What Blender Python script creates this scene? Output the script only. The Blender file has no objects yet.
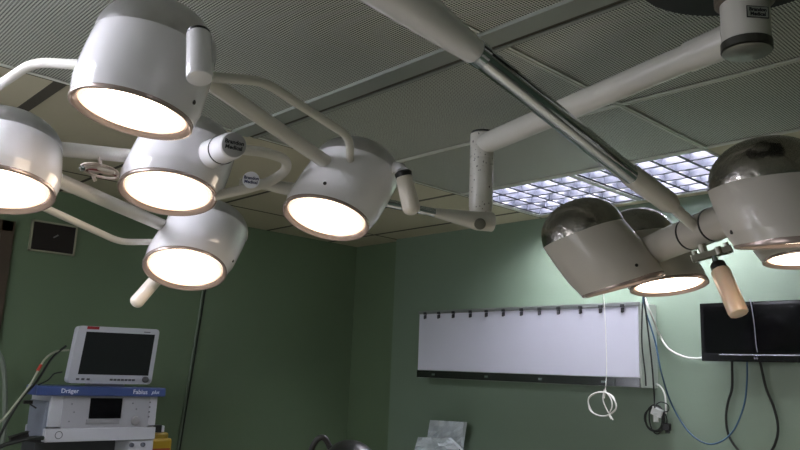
import bpy, bmesh, math, random
from mathutils import Vector, Matrix
random.seed(4)
S = bpy.context.scene
COL = S.collection
PI = math.pi

# ------------------------------------------------------------------ camera
CAMZ = 1.65
CAM = Vector((0, 0, CAMZ))
FOC = 747.9
CR = Vector((-0.68501687, -0.72734409, 0.04150254))
CU = Vector((-0.11370365, 0.16300884, 0.98005081))
CF = Vector((0.71959945, -0.66663235, 0.19436548))
cam_data = bpy.data.cameras.new('camera')
cam_data.sensor_width = 36
cam_data.lens = FOC / 800 * 36
cam_data.clip_start = .02
cam = bpy.data.objects.new('camera', cam_data)
COL.objects.link(cam)
m4 = Matrix((CR, CU, -CF)).transposed().to_4x4()
m4.translation = CAM
cam.matrix_world = m4
S.camera = cam

# ------------------------------------------------------------------ world, exposure
w = bpy.data.worlds.new('world')
S.world = w
w.use_nodes = True
w.node_tree.nodes['Background'].inputs[0].default_value = (.5, .6, .7, 1)
w.node_tree.nodes['Background'].inputs[1].default_value = .3
S.view_settings.view_transform = 'Standard'
S.view_settings.look = 'None'
S.view_settings.exposure = 0.25
S.view_settings.gamma = 1
S.view_settings.use_curve_mapping = False

TUBE_EMIT = 80.0          # fluorescent tubes of the ceiling fixtures
BATTEN_FILL = 47.0          # the added, unseen batten that brightens the domes
LENS_EMIT = 6.0          # the surgical lamp lenses
BEAM = 34.0              # the beam each surgical lamp throws down (W)
SIDE_FILL = 36.0         # side light from an added, unseen window in the left wall (W)
FRONT_FILL = 22.0          # frontal fill from a window added behind the camera (W)

CEIL = CAMZ + 1.0        # ceiling height
YR = -3.80               # right-hand wall
XL = 4.68                # left-hand wall
XB, YB = -2.3, 2.4       # walls behind the camera

# ------------------------------------------------------------------ pixel to place
def ray(x, y):
    return CF + CR * ((x - 400) / FOC) - CU * ((y - 225) / FOC)
def W(x, y, d):
    return CAM + ray(x, y) * d
def PX(x, y, X):
    r = ray(x, y); return CAM + r * (X / r.x)
def PY(x, y, Y):
    r = ray(x, y); return CAM + r * (Y / r.y)
def PZ(x, y, Z):
    r = ray(x, y); return CAM + r * ((Z - CAMZ) / r.z)

# ------------------------------------------------------------------ materials
MATS = {}
def mat(name, col, rough=.5, metal=0.0, emit=0, noise=0, scale=8, bump=0, coat=0, bscale=None, aniso=0, alpha=1, trans=0, sss=0):
    if name in MATS: return MATS[name]
    m = bpy.data.materials.new(name); m.use_nodes = True
    nt = m.node_tree; b = nt.nodes['Principled BSDF']
    b.inputs['Base Color'].default_value = (*col, 1)
    b.inputs['Roughness'].default_value = rough
    b.inputs['Metallic'].default_value = metal
    if coat:
        b.inputs['Coat Weight'].default_value = coat
        b.inputs['Coat Roughness'].default_value = .06
    if trans: b.inputs['Transmission Weight'].default_value = trans
    if sss:
        b.inputs['Subsurface Weight'].default_value = sss
        b.inputs['Subsurface Radius'].default_value = (.03, .015, .008)
    if emit:
        b.inputs['Emission Color'].default_value = (*col, 1)
        b.inputs['Emission Strength'].default_value = emit
    tc = nt.nodes.new('ShaderNodeTexCoord')
    if noise:
        n = nt.nodes.new('ShaderNodeTexNoise'); n.inputs['Scale'].default_value = scale
        n.inputs['Detail'].default_value = 5
        nt.links.new(tc.outputs['Object'], n.inputs['Vector'])
        mx = nt.nodes.new('ShaderNodeMix'); mx.data_type = 'RGBA'
        mx.inputs['A'].default_value = (*[c * (1 - noise) for c in col], 1)
        mx.inputs['B'].default_value = (*[min(1, c * (1 + noise)) for c in col], 1)
        nt.links.new(n.outputs['Fac'], mx.inputs['Factor'])
        nt.links.new(mx.outputs['Result'], b.inputs['Base Color'])
    if bump:
        n2 = nt.nodes.new('ShaderNodeTexNoise'); n2.inputs['Scale'].default_value = bscale or scale
        n2.inputs['Detail'].default_value = 3
        nt.links.new(tc.outputs['Object'], n2.inputs['Vector'])
        bp = nt.nodes.new('ShaderNodeBump'); bp.inputs['Strength'].default_value = bump
        bp.inputs['Distance'].default_value = .01
        nt.links.new(n2.outputs['Fac'], bp.inputs['Height'])
        nt.links.new(bp.outputs['Normal'], b.inputs['Normal'])
    MATS[name] = m
    return m

def perforated_mat():
    m = bpy.data.materials.new('perforated_metal'); m.use_nodes = True
    nt = m.node_tree; b = nt.nodes['Principled BSDF']
    tc = nt.nodes.new('ShaderNodeTexCoord')
    sp = nt.nodes.new('ShaderNodeSeparateXYZ'); nt.links.new(tc.outputs['Object'], sp.inputs[0])
    def mth(op, a, bb=None):
        n = nt.nodes.new('ShaderNodeMath'); n.operation = op
        for i, v in enumerate((a, bb)):
            if v is None: continue
            if isinstance(v, (int, float)): n.inputs[i].default_value = v
            else: nt.links.new(v, n.inputs[i])
        return n.outputs[0]
    per = .0095
    sx = mth('SINE', mth('MULTIPLY', sp.outputs['X'], 2 * PI / per))
    sy = mth('SINE', mth('MULTIPLY', sp.outputs['Y'], 2 * PI / per))
    pr = mth('ADD', sx, sy)
    f = mth('GREATER_THAN', pr, .15)
    n = nt.nodes.new('ShaderNodeTexNoise'); n.inputs['Scale'].default_value = 1.7; n.inputs['Detail'].default_value = 4
    nt.links.new(tc.outputs['Object'], n.inputs['Vector'])
    mb = nt.nodes.new('ShaderNodeMix'); mb.data_type = 'RGBA'
    mb.inputs['A'].default_value = (.52, .55, .47, 1); mb.inputs['B'].default_value = (.62, .65, .56, 1)
    nt.links.new(n.outputs['Fac'], mb.inputs['Factor'])
    mx = nt.nodes.new('ShaderNodeMix'); mx.data_type = 'RGBA'
    nt.links.new(mb.outputs['Result'], mx.inputs['A'])
    mx.inputs['B'].default_value = (.022, .023, .018, 1)
    nt.links.new(f, mx.inputs['Factor'])
    nt.links.new(mx.outputs['Result'], b.inputs['Base Color'])
    b.inputs['Roughness'].default_value = .55
    return m

def lens_mat(strength):
    """frosted lamp glass lit from inside: hot in the middle, warmer towards the rim"""
    m = bpy.data.materials.new('lit_lens'); m.use_nodes = True
    nt = m.node_tree; b = nt.nodes['Principled BSDF']
    b.inputs['Base Color'].default_value = (.9, .85, .78, 1)
    b.inputs['Roughness'].default_value = .15
    b.inputs['Emission Color'].default_value = (1, .80, .62, 1)
    b.inputs['Emission Strength'].default_value = strength
    return m

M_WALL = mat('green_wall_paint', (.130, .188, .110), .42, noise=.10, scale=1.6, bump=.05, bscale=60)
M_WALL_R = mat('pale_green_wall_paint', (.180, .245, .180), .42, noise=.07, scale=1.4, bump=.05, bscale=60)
M_PLAIN = mat('cream_ceiling_panel', (.50, .46, .33), .6, noise=.06, scale=2)
M_PERF = perforated_mat()
M_GRID = mat('grey_green_ceiling_bar', (.62, .64, .56), .4, noise=.05)
M_SEAM = mat('dark_ceiling_gap', (.07, .062, .045), .8)
M_STRIP = mat('strip_metal', (.25, .27, .235), .45, noise=.06)
M_FLOOR = mat('floor_vinyl', (.24, .24, .21), .4, noise=.1, scale=3)
M_WHITE = mat('white_enamel', (.88, .87, .89), .2, coat=.7, noise=.02, scale=3)
M_ARM = mat('cream_enamel', (.68, .66, .60), .35, noise=.04, scale=5, coat=.2)
M_GREY = mat('warm_grey_enamel', (.60, .56, .50), .32, coat=.3, noise=.03, scale=4)
M_CAP = mat('spun_aluminium', (.66, .65, .67), .30, 1.0, noise=.25, scale=14, bump=.45, bscale=16)
M_CAP_D = mat('dull_spun_aluminium', (.38, .36, .33), .24, 1.0, noise=.35, scale=12, bump=1.0, bscale=11)
M_RIM = mat('rim_ring', (.50, .40, .36), .25, .5)
M_CHROME = mat('chrome', (.55, .60, .62), .09, 1.0, noise=.05, scale=20)
M_BLACK = mat('black_plastic', (.012, .012, .012), .4)
M_GLOSS = mat('black_gloss', (.004, .004, .005), .14)
M_GLOSS.node_tree.nodes['Principled BSDF'].inputs['Specular IOR Level'].default_value = .25
M_LENS = lens_mat(LENS_EMIT)
M_LENS_E = mat('lit_lens_edge', (1, .74, .55), .2, emit=1.25)
M_HANDLE = mat('off_white_plastic', (.80, .74, .64), .3, coat=.3)
M_PEACH = mat('peach_handle_plastic', (.92, .70, .52), .25, coat=.5, sss=.3)
M_BADGE = mat('badge_silver', (.42, .42, .43), .4, .2)
M_BADGE_W = mat('badge_white', (.85, .86, .92), .35)
M_INK = mat('dark_ink', (.015, .015, .02), .5)
M_INK_B = mat('navy_ink', (.03, .035, .11), .5)
M_HOLE = mat('hole_dark', (.02, .018, .016), .6)
M_TUBE = mat('fluorescent_tube', (.93, .89, 1.0), .3, emit=TUBE_EMIT)
M_TUBE_B = mat('fill_batten_tube', (.90, .90, 1.0), .3, emit=BATTEN_FILL)
M_LOUVRE = mat('louvre_aluminium', (.027, .030, .038), .35, 0)
M_LOUVRE.node_tree.nodes['Principled BSDF'].inputs['Specular IOR Level'].default_value = .12
M_TRAY = mat('fixture_tray_white', (.85, .87, .9), .4)
M_FRAME = mat('fixture_frame', (.50, .52, .50), .4)

# ------------------------------------------------------------------ object helpers
BASE = {}
def raw(name, bm, m, smooth=False, auto=True):
    me = bpy.data.meshes.new(name)
    bmesh.ops.recalc_face_normals(bm, faces=bm.faces[:])
    bm.to_mesh(me); bm.free()
    for mm in (m if isinstance(m, (list, tuple)) else [m]): me.materials.append(mm)
    if smooth:
        for p in me.polygons: p.use_smooth = True
        if auto: me.set_sharp_from_angle(angle=math.radians(38))
    o = bpy.data.objects.new(name, me); COL.objects.link(o)
    return o
def root(name, base, label, cat, group=None):
    o = bpy.data.objects.new(name, None); COL.objects.link(o)
    o.location = base; o.empty_display_size = .05
    o['label'] = label; o['category'] = cat
    if group: o['group'] = group
    BASE[o.name] = Vector(base)
    return o
def part(name, bm, m, parent, smooth=False, label=None):
    b = BASE[parent.name]
    bmesh.ops.translate(bm, verts=bm.verts[:], vec=-b)
    o = raw(name, bm, m, smooth)
    o.parent = parent; BASE[o.name] = b
    if label: o['label'] = label
    return o
def single(name, bm, m, label, cat, group=None, smooth=False, base=None):
    if base is None:
        xs = [v.co for v in bm.verts]
        base = Vector(((min(v.x for v in xs) + max(v.x for v in xs)) / 2, (min(v.y for v in xs) + max(v.y for v in xs)) / 2, min(v.z for v in xs)))
    bmesh.ops.translate(bm, verts=bm.verts[:], vec=-Vector(base))
    o = raw(name, bm, m, smooth); o.location = base
    o['label'] = label; o['category'] = cat
    if group: o['group'] = group
    BASE[o.name] = Vector(base)
    return o
def struct(name, bm, m, smooth=False):
    o = raw(name, bm, m, smooth); o['kind'] = 'structure'; return o

# ------------------------------------------------------------------ shape helpers
def NB(): return bmesh.new()
def box(bm, lo, hi, bev=0, mi=0):
    lo, hi = [min(a, b) for a, b in zip(lo, hi)], [max(a, b) for a, b in zip(lo, hi)]
    r = bmesh.ops.create_cube(bm, size=1)
    for v in r['verts']:
        v.co = Vector([lo[i] + (v.co[i] + .5) * (hi[i] - lo[i]) for i in range(3)])
    fs = set(f for v in r['verts'] for f in v.link_faces)
    for f in fs: f.material_index = mi
    if bev:
        es = list(set(e for v in r['verts'] for e in v.link_edges))
        bmesh.ops.bevel(bm, geom=es, offset=bev, segments=2, affect='EDGES', profile=.6)
    return bm
def obox(bm, c, ax, ay, az, hx, hy, hz, bev=0, mi=0):
    """box with its own axes (unit vectors) and half sizes"""
    r = bmesh.ops.create_cube(bm, size=2)
    for v in r['verts']:
        v.co = Vector(c) + ax * (v.co.x * hx) + ay * (v.co.y * hy) + az * (v.co.z * hz)
    for f in set(f for v in r['verts'] for f in v.link_faces): f.material_index = mi
    if bev:
        es = list(set(e for v in r['verts'] for e in v.link_edges))
        bmesh.ops.bevel(bm, geom=es, offset=bev, segments=2, affect='EDGES', profile=.6)
    return bm
def perp(n):
    n = n.normalized()
    a = Vector((0, 0, 1)) if abs(n.z) < .9 else Vector((1, 0, 0))
    x = a.cross(n).normalized()
    return x, n.cross(x).normalized()
def rings(bm, data, seg=48, cap0=True, cap1=True, mis=None, xref=None):
    """data: list of (centre, normal, radius); consistent framing"""
    rows = []
    ref = xref
    for c, n, r in data:
        n = n.normalized()
        if ref is None: x, y = perp(n)
        else:
            x = (ref - n * ref.dot(n)).normalized(); y = n.cross(x)
        ref = x
        rows.append([bm.verts.new(c + x * (r * math.cos(2 * PI * k / seg)) + y * (r * math.sin(2 * PI * k / seg))) for k in range(seg)])
    for i in range(len(rows) - 1):
        for k in range(seg):
            f = bm.faces.new((rows[i][k], rows[i][(k + 1) % seg], rows[i + 1][(k + 1) % seg], rows[i + 1][k]))
            if mis: f.material_index = mis[i]
    if cap0: bm.faces.new(rows[0][::-1])
    if cap1: bm.faces.new(rows[-1])
    return bm
def smooth_path(pts, n=8):
    """Catmull-Rom through points"""
    if len(pts) < 3: return pts[:]
    P = [pts[0] * 2 - pts[1]] + pts + [pts[-1] * 2 - pts[-2]]
    out = []
    for i in range(1, len(P) - 2):
        for k in range(n):
            t = k / n
            a, b, c, d = P[i - 1], P[i], P[i + 1], P[i + 2]
            out.append(.5 * ((2 * b) + (c - a) * t + (2 * a - 5 * b + 4 * c - d) * t * t + (3 * b - a - 3 * c + d) * t ** 3))
    out.append(pts[-1])
    return out
def round_path(pts, rad=.03, n=6):
    """straight runs with rounded corners"""
    out = [pts[0]]
    for i in range(1, len(pts) - 1):
        a, b, c = pts[i - 1], pts[i], pts[i + 1]
        l1 = min(rad, (a - b).length * .45); l2 = min(rad, (c - b).length * .45)
        p, q = b + (a - b).normalized() * l1, b + (c - b).normalized() * l2
        for k in range(n + 1):
            t = k / n
            out.append((1 - t) ** 2 * p + 2 * t * (1 - t) * b + t * t * q)
    out.append(pts[-1])
    return out
def tube(bm, pts, r, seg=12, radii=None, caps=True):
    data = []
    for i, p in enumerate(pts):
        a = pts[max(0, i - 1)]; b = pts[min(len(pts) - 1, i + 1)]
        d = (b - a)
        if d.length < 1e-7: d = Vector((0, 0, 1))
        rr = r if radii is None else radii[i]
        data.append((p, d.normalized(), rr))
    return rings(bm, data, seg, caps, caps)
def rod(bm, a, b, r, r2=None, seg=24, bev=0):
    d = (b - a).normalized(); r2 = r if r2 is None else r2
    if bev:
        return rings(bm, [(a, d, r - bev), (a + d * bev * .3, d, r - bev * .3), (a + d * bev, d, r), (b - d * bev, d, r2), (b - d * bev * .3, d, r2 - bev * .3), (b, d, r2 - bev)], seg)
    return rings(bm, [(a, d, r), (b, d, r2)], seg)
def lathe(bm, c, n, prof, seg=40, cap0=True, cap1=True):
    """prof: list of (height along n, radius)"""
    n = n.normalized()
    return rings(bm, [(c + n * h, n, r) for h, r in prof], seg, cap0, cap1)
def slab_from_quad(bm, quad, nrm, th):
    """a flat outline (list of points) given a thickness along -nrm"""
    f = [bm.verts.new(p) for p in quad]; b = [bm.verts.new(p - nrm * th) for p in quad]
    bm.faces.new(f); bm.faces.new(b[::-1])
    for i in range(len(f)):
        j = (i + 1) % len(f); bm.faces.new((f[i], b[i], b[j], f[j]))
    return bm
def text_bm(body, size, origin, right, up, depth=.0006, weight=0.0, shear=0, align='CENTER'):
    cu = bpy.data.curves.new('t', 'FONT'); cu.body = body; cu.size = size
    cu.align_x = align; cu.align_y = 'CENTER'; cu.extrude = depth; cu.offset = weight; cu.shear = shear
    cu.resolution_u = 3
    o = bpy.data.objects.new('t', cu); COL.objects.link(o)
    dg = bpy.context.evaluated_depsgraph_get(); dg.update()
    me = bpy.data.meshes.new_from_object(o.evaluated_get(dg))
    bm = bmesh.new(); bm.from_mesh(me)
    n = right.cross(up).normalized()
    mm = Matrix((right.normalized(), up.normalized(), n)).transposed().to_4x4(); mm.translation = origin
    bm.transform(mm)
    bpy.data.objects.remove(o); bpy.data.curves.remove(cu); bpy.data.meshes.remove(me)
    return bm
def join(a, b):
    me = bpy.data.meshes.new('j'); b.to_mesh(me); b.free(); a.from_mesh(me); bpy.data.meshes.remove(me); return a

# ------------------------------------------------------------------ the room
struct('floor', box(NB(), (XB, YR - .1, -.05), (XL + .1, YB, 0)), M_FLOOR)
WY0, WY1, WZ0, WZ1 = .75, 2.15, 1.15, 2.45      # opening of an unseen left-wall window, added to side-light the domes
b = NB()
box(b, (XL, YR - .1, 0), (XL + .1, WY0, CEIL)); box(b, (XL, WY1, 0), (XL + .1, YB + .1, CEIL))
box(b, (XL, WY0, 0), (XL + .1, WY1, WZ0)); box(b, (XL, WY0, WZ1), (XL + .1, WY1, CEIL))
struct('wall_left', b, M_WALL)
# right-hand wall: its main face ends at a shallow return, the last half metre to the corner is set back
XS = 4.135
b = NB()
box(b, (XB, YR - .14, 0), (XS, YR, CEIL))
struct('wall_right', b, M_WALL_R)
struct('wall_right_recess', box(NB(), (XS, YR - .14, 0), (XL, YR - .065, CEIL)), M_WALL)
struct('wall_back', box(NB(), (XB - .1, YR - .1, 0), (XB, YB + .1, CEIL)), M_WALL_R)
WX0, WX1, VZ0, VZ1 = .6, 2.6, 1.0, 2.2  # opening of an invented window behind the camera, added for frontal fill
b = NB()
box(b, (XB, YB, 0), (WX0, YB + .1, CEIL)); box(b, (WX1, YB, 0), (XL, YB + .1, CEIL))
box(b, (WX0, YB, 0), (WX1, YB + .1, VZ0)); box(b, (WX0, YB, VZ1), (WX1, YB + .1, CEIL))
struct('wall_front', b, M_WALL)
b = NB()
for x in (WX0, (WX0 + WX1) / 2 - .02, WX1 - .04): box(b, (x, YB + .03, VZ0), (x + .04, YB + .08, VZ1))
for z in (VZ0, VZ1 - .04): box(b, (WX0, YB + .03, z), (WX1, YB + .08, z + .04))
struct('added_window_2', b, M_FRAME)
fill_front = bpy.data.lights.new('added_window_fill', 'AREA'); fill_front.shape = 'RECTANGLE'  # fill light set in the added front-wall window
fill_front.size = WX1 - WX0; fill_front.size_y = VZ1 - VZ0; fill_front.energy = FRONT_FILL; fill_front.color = (.95, .92, .95)
so = bpy.data.objects.new('added_window_fill', fill_front); COL.objects.link(so)
so.location = ((WX0 + WX1) / 2, YB + .10, (VZ0 + VZ1) / 2); so.rotation_euler = (-PI / 2, 0, 0)
b = NB()
for k in range(4):
    y = WY0 + (WY1 - WY0 - .04) * k / 3; box(b, (XL + .03, y, WZ0), (XL + .08, y + .04, WZ1))
for z in (WZ0, WZ1 - .04): box(b, (XL + .03, WY0, z), (XL + .08, WY1, z + .04))
struct('added_window_1', b, M_FRAME)
fill_side = bpy.data.lights.new('added_window_fill', 'AREA'); fill_side.shape = 'RECTANGLE'  # side fill set in the added left-wall window
fill_side.size = WZ1 - WZ0; fill_side.size_y = WY1 - WY0; fill_side.energy = SIDE_FILL; fill_side.color = (.86, .86, 1)
so = bpy.data.objects.new('added_window_fill', fill_side); COL.objects.link(so)
so.location = (XL + .10, (WY0 + WY1) / 2, (WZ0 + WZ1) / 2); so.rotation_euler = (0, PI / 2, 0)

# ceiling: perforated metal panels nearer, cream panels towards the walls, openings for the lights
FX0, FX1, FY0, FY1 = 1.37, 2.745, -3.72, -3.035
BACKS = []     # corners of the openings behind the camera
xs = sorted({XB, XL + .05, 1.37, 2.745, 2.78, *[v for q in BACKS for v in (q[0], q[0] + .68)]})
ys = sorted({YR - .07, YB + .05, FY0, FY1, *[v for q in BACKS for v in (q[1], q[1] + .68)]})
bp_, bq_ = NB(), NB()
for i in range(len(xs) - 1):
    for j in range(len(ys) - 1):
        cx, cy = (xs[i] + xs[i + 1]) / 2, (ys[j] + ys[j + 1]) / 2
        if FX0 < cx < FX1 and FY0 < cy < FY1: continue
        if any(q[0] < cx < q[0] + .68 and q[1] < cy < q[1] + .68 for q in BACKS): continue
        bb = bp_ if (cx < 2.78 and cy > FY1) else bq_
        box(bb, (xs[i], ys[j], CEIL), (xs[i + 1], ys[j + 1], CEIL + .02))
struct('ceiling', bp_, M_PERF)
struct('ceiling_cream_panels', bq_, M_PLAIN)
struct('ceiling_slab', box(NB(), (XB, YR - .1, CEIL + .25), (XL + .1, YB + .1, CEIL + .3)), M_SEAM)
# grid bars over the perforated panels (pairs of thin ridges)
b = NB()
def bar_x(bm, y, x0, x1, wd=.022, h=.006):
    box(bm, (x0, y - wd / 2, CEIL - h), (x1, y - wd / 2 + .007, CEIL)); box(bm, (x0, y + wd / 2 - .007, CEIL - h), (x1, y + wd / 2, CEIL))
    box(bm, (x0, y - wd / 2, CEIL - h * .4), (x1, y + wd / 2, CEIL))
def bar_y(bm, x, y0, y1, wd=.022, h=.006):
    box(bm, (x - wd / 2, y0, CEIL - h), (x - wd / 2 + .007, y1, CEIL)); box(bm, (x + wd / 2 - .007, y0, CEIL - h), (x + wd / 2, y1, CEIL))
    box(bm, (x - wd / 2, y0, CEIL - h * .4), (x + wd / 2, y1, CEIL))
bar_x(b, -2.34, XB, 2.77)
bar_x(b, -3.02, XB, 2.77)
for y in (-.2, 1.2): bar_x(b, y, XB, 2.77)
bar_y(b, 1.37, -3.02, -1.68); bar_y(b, 1.37, -1.55, .1)
bar_y(b, -.05, -3.75, -1.68); bar_y(b, -.05, -1.55, YB)
bar_y(b, 2.765, -3.75, -1.68, .014); bar_y(b, 2.765, -1.55, YB, .014)
struct('trim_1', b, M_GRID)
# the wide metal channel across the ceiling with its dark slot
b = NB()
box(b, (XB, -1.682, CEIL - .008), (2.78, -1.668, CEIL)); box(b, (XB, -1.640, CEIL - .012), (2.78, -1.56, CEIL))
struct('trim_2', b, M_STRIP)
struct('trim_3', box(NB(), (XB, -1.668, CEIL - .003), (2.78, -1.640, CEIL)), M_SEAM)
# gaps between the cream panels
b = NB()
for y, w2 in ((-.845, .024), (-1.49, .010), (-2.30, .010), (-2.995, .012), (-3.575, .012), (.6, .012), (1.6, .012)):
    box(b, (2.79, y - w2, CEIL - .0015), (XL, y + w2, CEIL))
box(b, (2.78, -3.80, CEIL - .0015), (2.792, YB, CEIL))
box(b, (4.125, -3.80, CEIL - .0015), (4.14, YB, CEIL))
box(b, (XB, -3.585, CEIL - .0015), (1.35, -3.575, CEIL))
struct('trim_4', b, M_SEAM)
# brown door frame on the left wall, at the picture's edge
M_DOOR = mat('brown_door_frame', (.055, .038, .022), .5, noise=.15)
b = NB()
struct('door_1', box(NB(), (XL - .025, -1.22, 0), (XL, -.35, 2.22)), M_DOOR)
b = NB()
box(b, (XL - .03, -1.27, 0), (XL, -1.20, 2.42)); box(b, (XL - .05, -.36, 0), (XL, -.30, 2.28)); box(b, (XL - .03, -1.26, 2.36), (XL, -.30, 2.42))
struct('trim_5', b, M_DOOR)
# baseboards
struct('baseboard_left', box(NB(), (XL - .012, YR, 0), (XL, -1.31, .1)), M_FRAME)
struct('baseboard_right', box(NB(), (XB, YR, 0), (XS, YR + .012, .1)), M_FRAME)

# ------------------------------------------------------------------ ceiling light fixtures
def fixture(x0, y0, sx, sy, label, nx=5, ny=5, tm=M_TUBE, group=None, along='x'):
    t = root('ceiling_light_fixture', (x0 + sx / 2, y0 + sy / 2, CEIL), label, 'ceiling light', group)
    H = .11
    b = NB()   # tray: thin walls and a top
    box(b, (x0, y0, CEIL + H), (x0 + sx, y0 + sy, CEIL + H + .004))
    for (a, c) in (((x0, y0), (x0 + .004, y0 + sy)), ((x0 + sx - .004, y0), (x0 + sx, y0 + sy)), ((x0, y0), (x0 + sx, y0 + .004)), ((x0, y0 + sy - .004), (x0 + sx, y0 + sy))):
        box(b, (a[0], a[1], CEIL - .001), (c[0], c[1], CEIL + H))
    part('tray', b, M_TRAY, t)
    b = NB()
    e = .014
    for (a, c) in (((x0, y0), (x0 + e, y0 + sy)), ((x0 + sx - e, y0), (x0 + sx, y0 + sy)), ((x0, y0), (x0 + sx, y0 + e)), ((x0, y0 + sy - e), (x0 + sx, y0 + sy))):
        box(b, (a[0], a[1], CEIL - .006), (c[0], c[1], CEIL - .001))
    part('frame', b, M_FRAME, t)
    b = NB()   # parabolic louvre blades, wedge-shaped and curved
    def blade(p0, p1, side):
        prof = ((0, .009), (.012, .0065), (.030, .003), (.053, .0012))
        for s in (-1, 1):
            rows = [[b.verts.new(Vector((p[0], p[1], CEIL + .002 + h)) + side * (s * wd)) for p in (p0, p1)] for h, wd in prof]
            for i in range(3): b.faces.new((rows[i][0], rows[i][1], rows[i + 1][1], rows[i + 1][0]))
        q = [Vector((p0[0], p0[1], CEIL + .002)) - side * .009, Vector((p1[0], p1[1], CEIL + .002)) - side * .009, Vector((p1[0], p1[1], CEIL + .002)) + side * .009, Vector((p0[0], p0[1], CEIL + .002)) + side * .009]
        b.faces.new([b.verts.new(v) for v in q])
    for i in range(0, nx + 1):
        x = x0 + e + (sx - 2 * e) * i / nx; blade((x, y0 + e), (x, y0 + sy - e), Vector((1, 0, 0)))
    for j in range(0, ny + 1):
        y = y0 + e + (sy - 2 * e) * j / ny; blade((x0 + e, y), (x0 + sx - e, y), Vector((0, 1, 0)))
    part('louvre', b, M_LOUVRE, t)
    for k in range(4):
        b = NB()
        if along == 'x':
            y = y0 + sy * (k + .5) / 4; rod(b, Vector((x0 + .03, y, CEIL + .086)), Vector((x0 + sx - .03, y, CEIL + .086)), .018, seg=10)
        else:
            x = x0 + sx * (k + .5) / 4; rod(b, Vector((x, y0 + .03, CEIL + .086)), Vector((x, y0 + sy - .03, CEIL + .086)), .018, seg=10)
        part('lamp_tube', b, tm, t)
    return t
XM = (FX0 + FX1) / 2
fixture(FX0, FY0, XM - FX0 - .004, FY1 - FY0, 'lit louvred ceiling light nearest the big dome at right, right one of the lit pair')
fixture(XM + .004, FY0, FX1 - XM - .004, FY1 - FY0, 'lit louvred ceiling light next to the vertical pipe, left one of the lit pair')
# unseen open fluorescent batten, added to brighten and streak the domes from the left
t = root('added_batten_light', (2.35, .12, CEIL), 'added open three-tube fluorescent ceiling light, out of the photo beyond its left edge', 'ceiling light')
b = NB(); box(b, (1.75, -.04, CEIL - .05), (2.95, .28, CEIL), .006); part('housing', b, M_TRAY, t)
for y in (.01, .12, .23):
    b = NB(); rod(b, Vector((1.78, y, CEIL - .078)), Vector((2.92, y, CEIL - .078)), .016, seg=14)
    tb_ = part('lamp_tube', b, M_TUBE_B, t, True)
    for x in (1.765, 2.935):
        b = NB(); box(b, (x - .012, y - .018, CEIL - .10), (x + .012, y + .018, CEIL - .05)); part('lamp_holder', b, M_TRAY, tb_)

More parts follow.
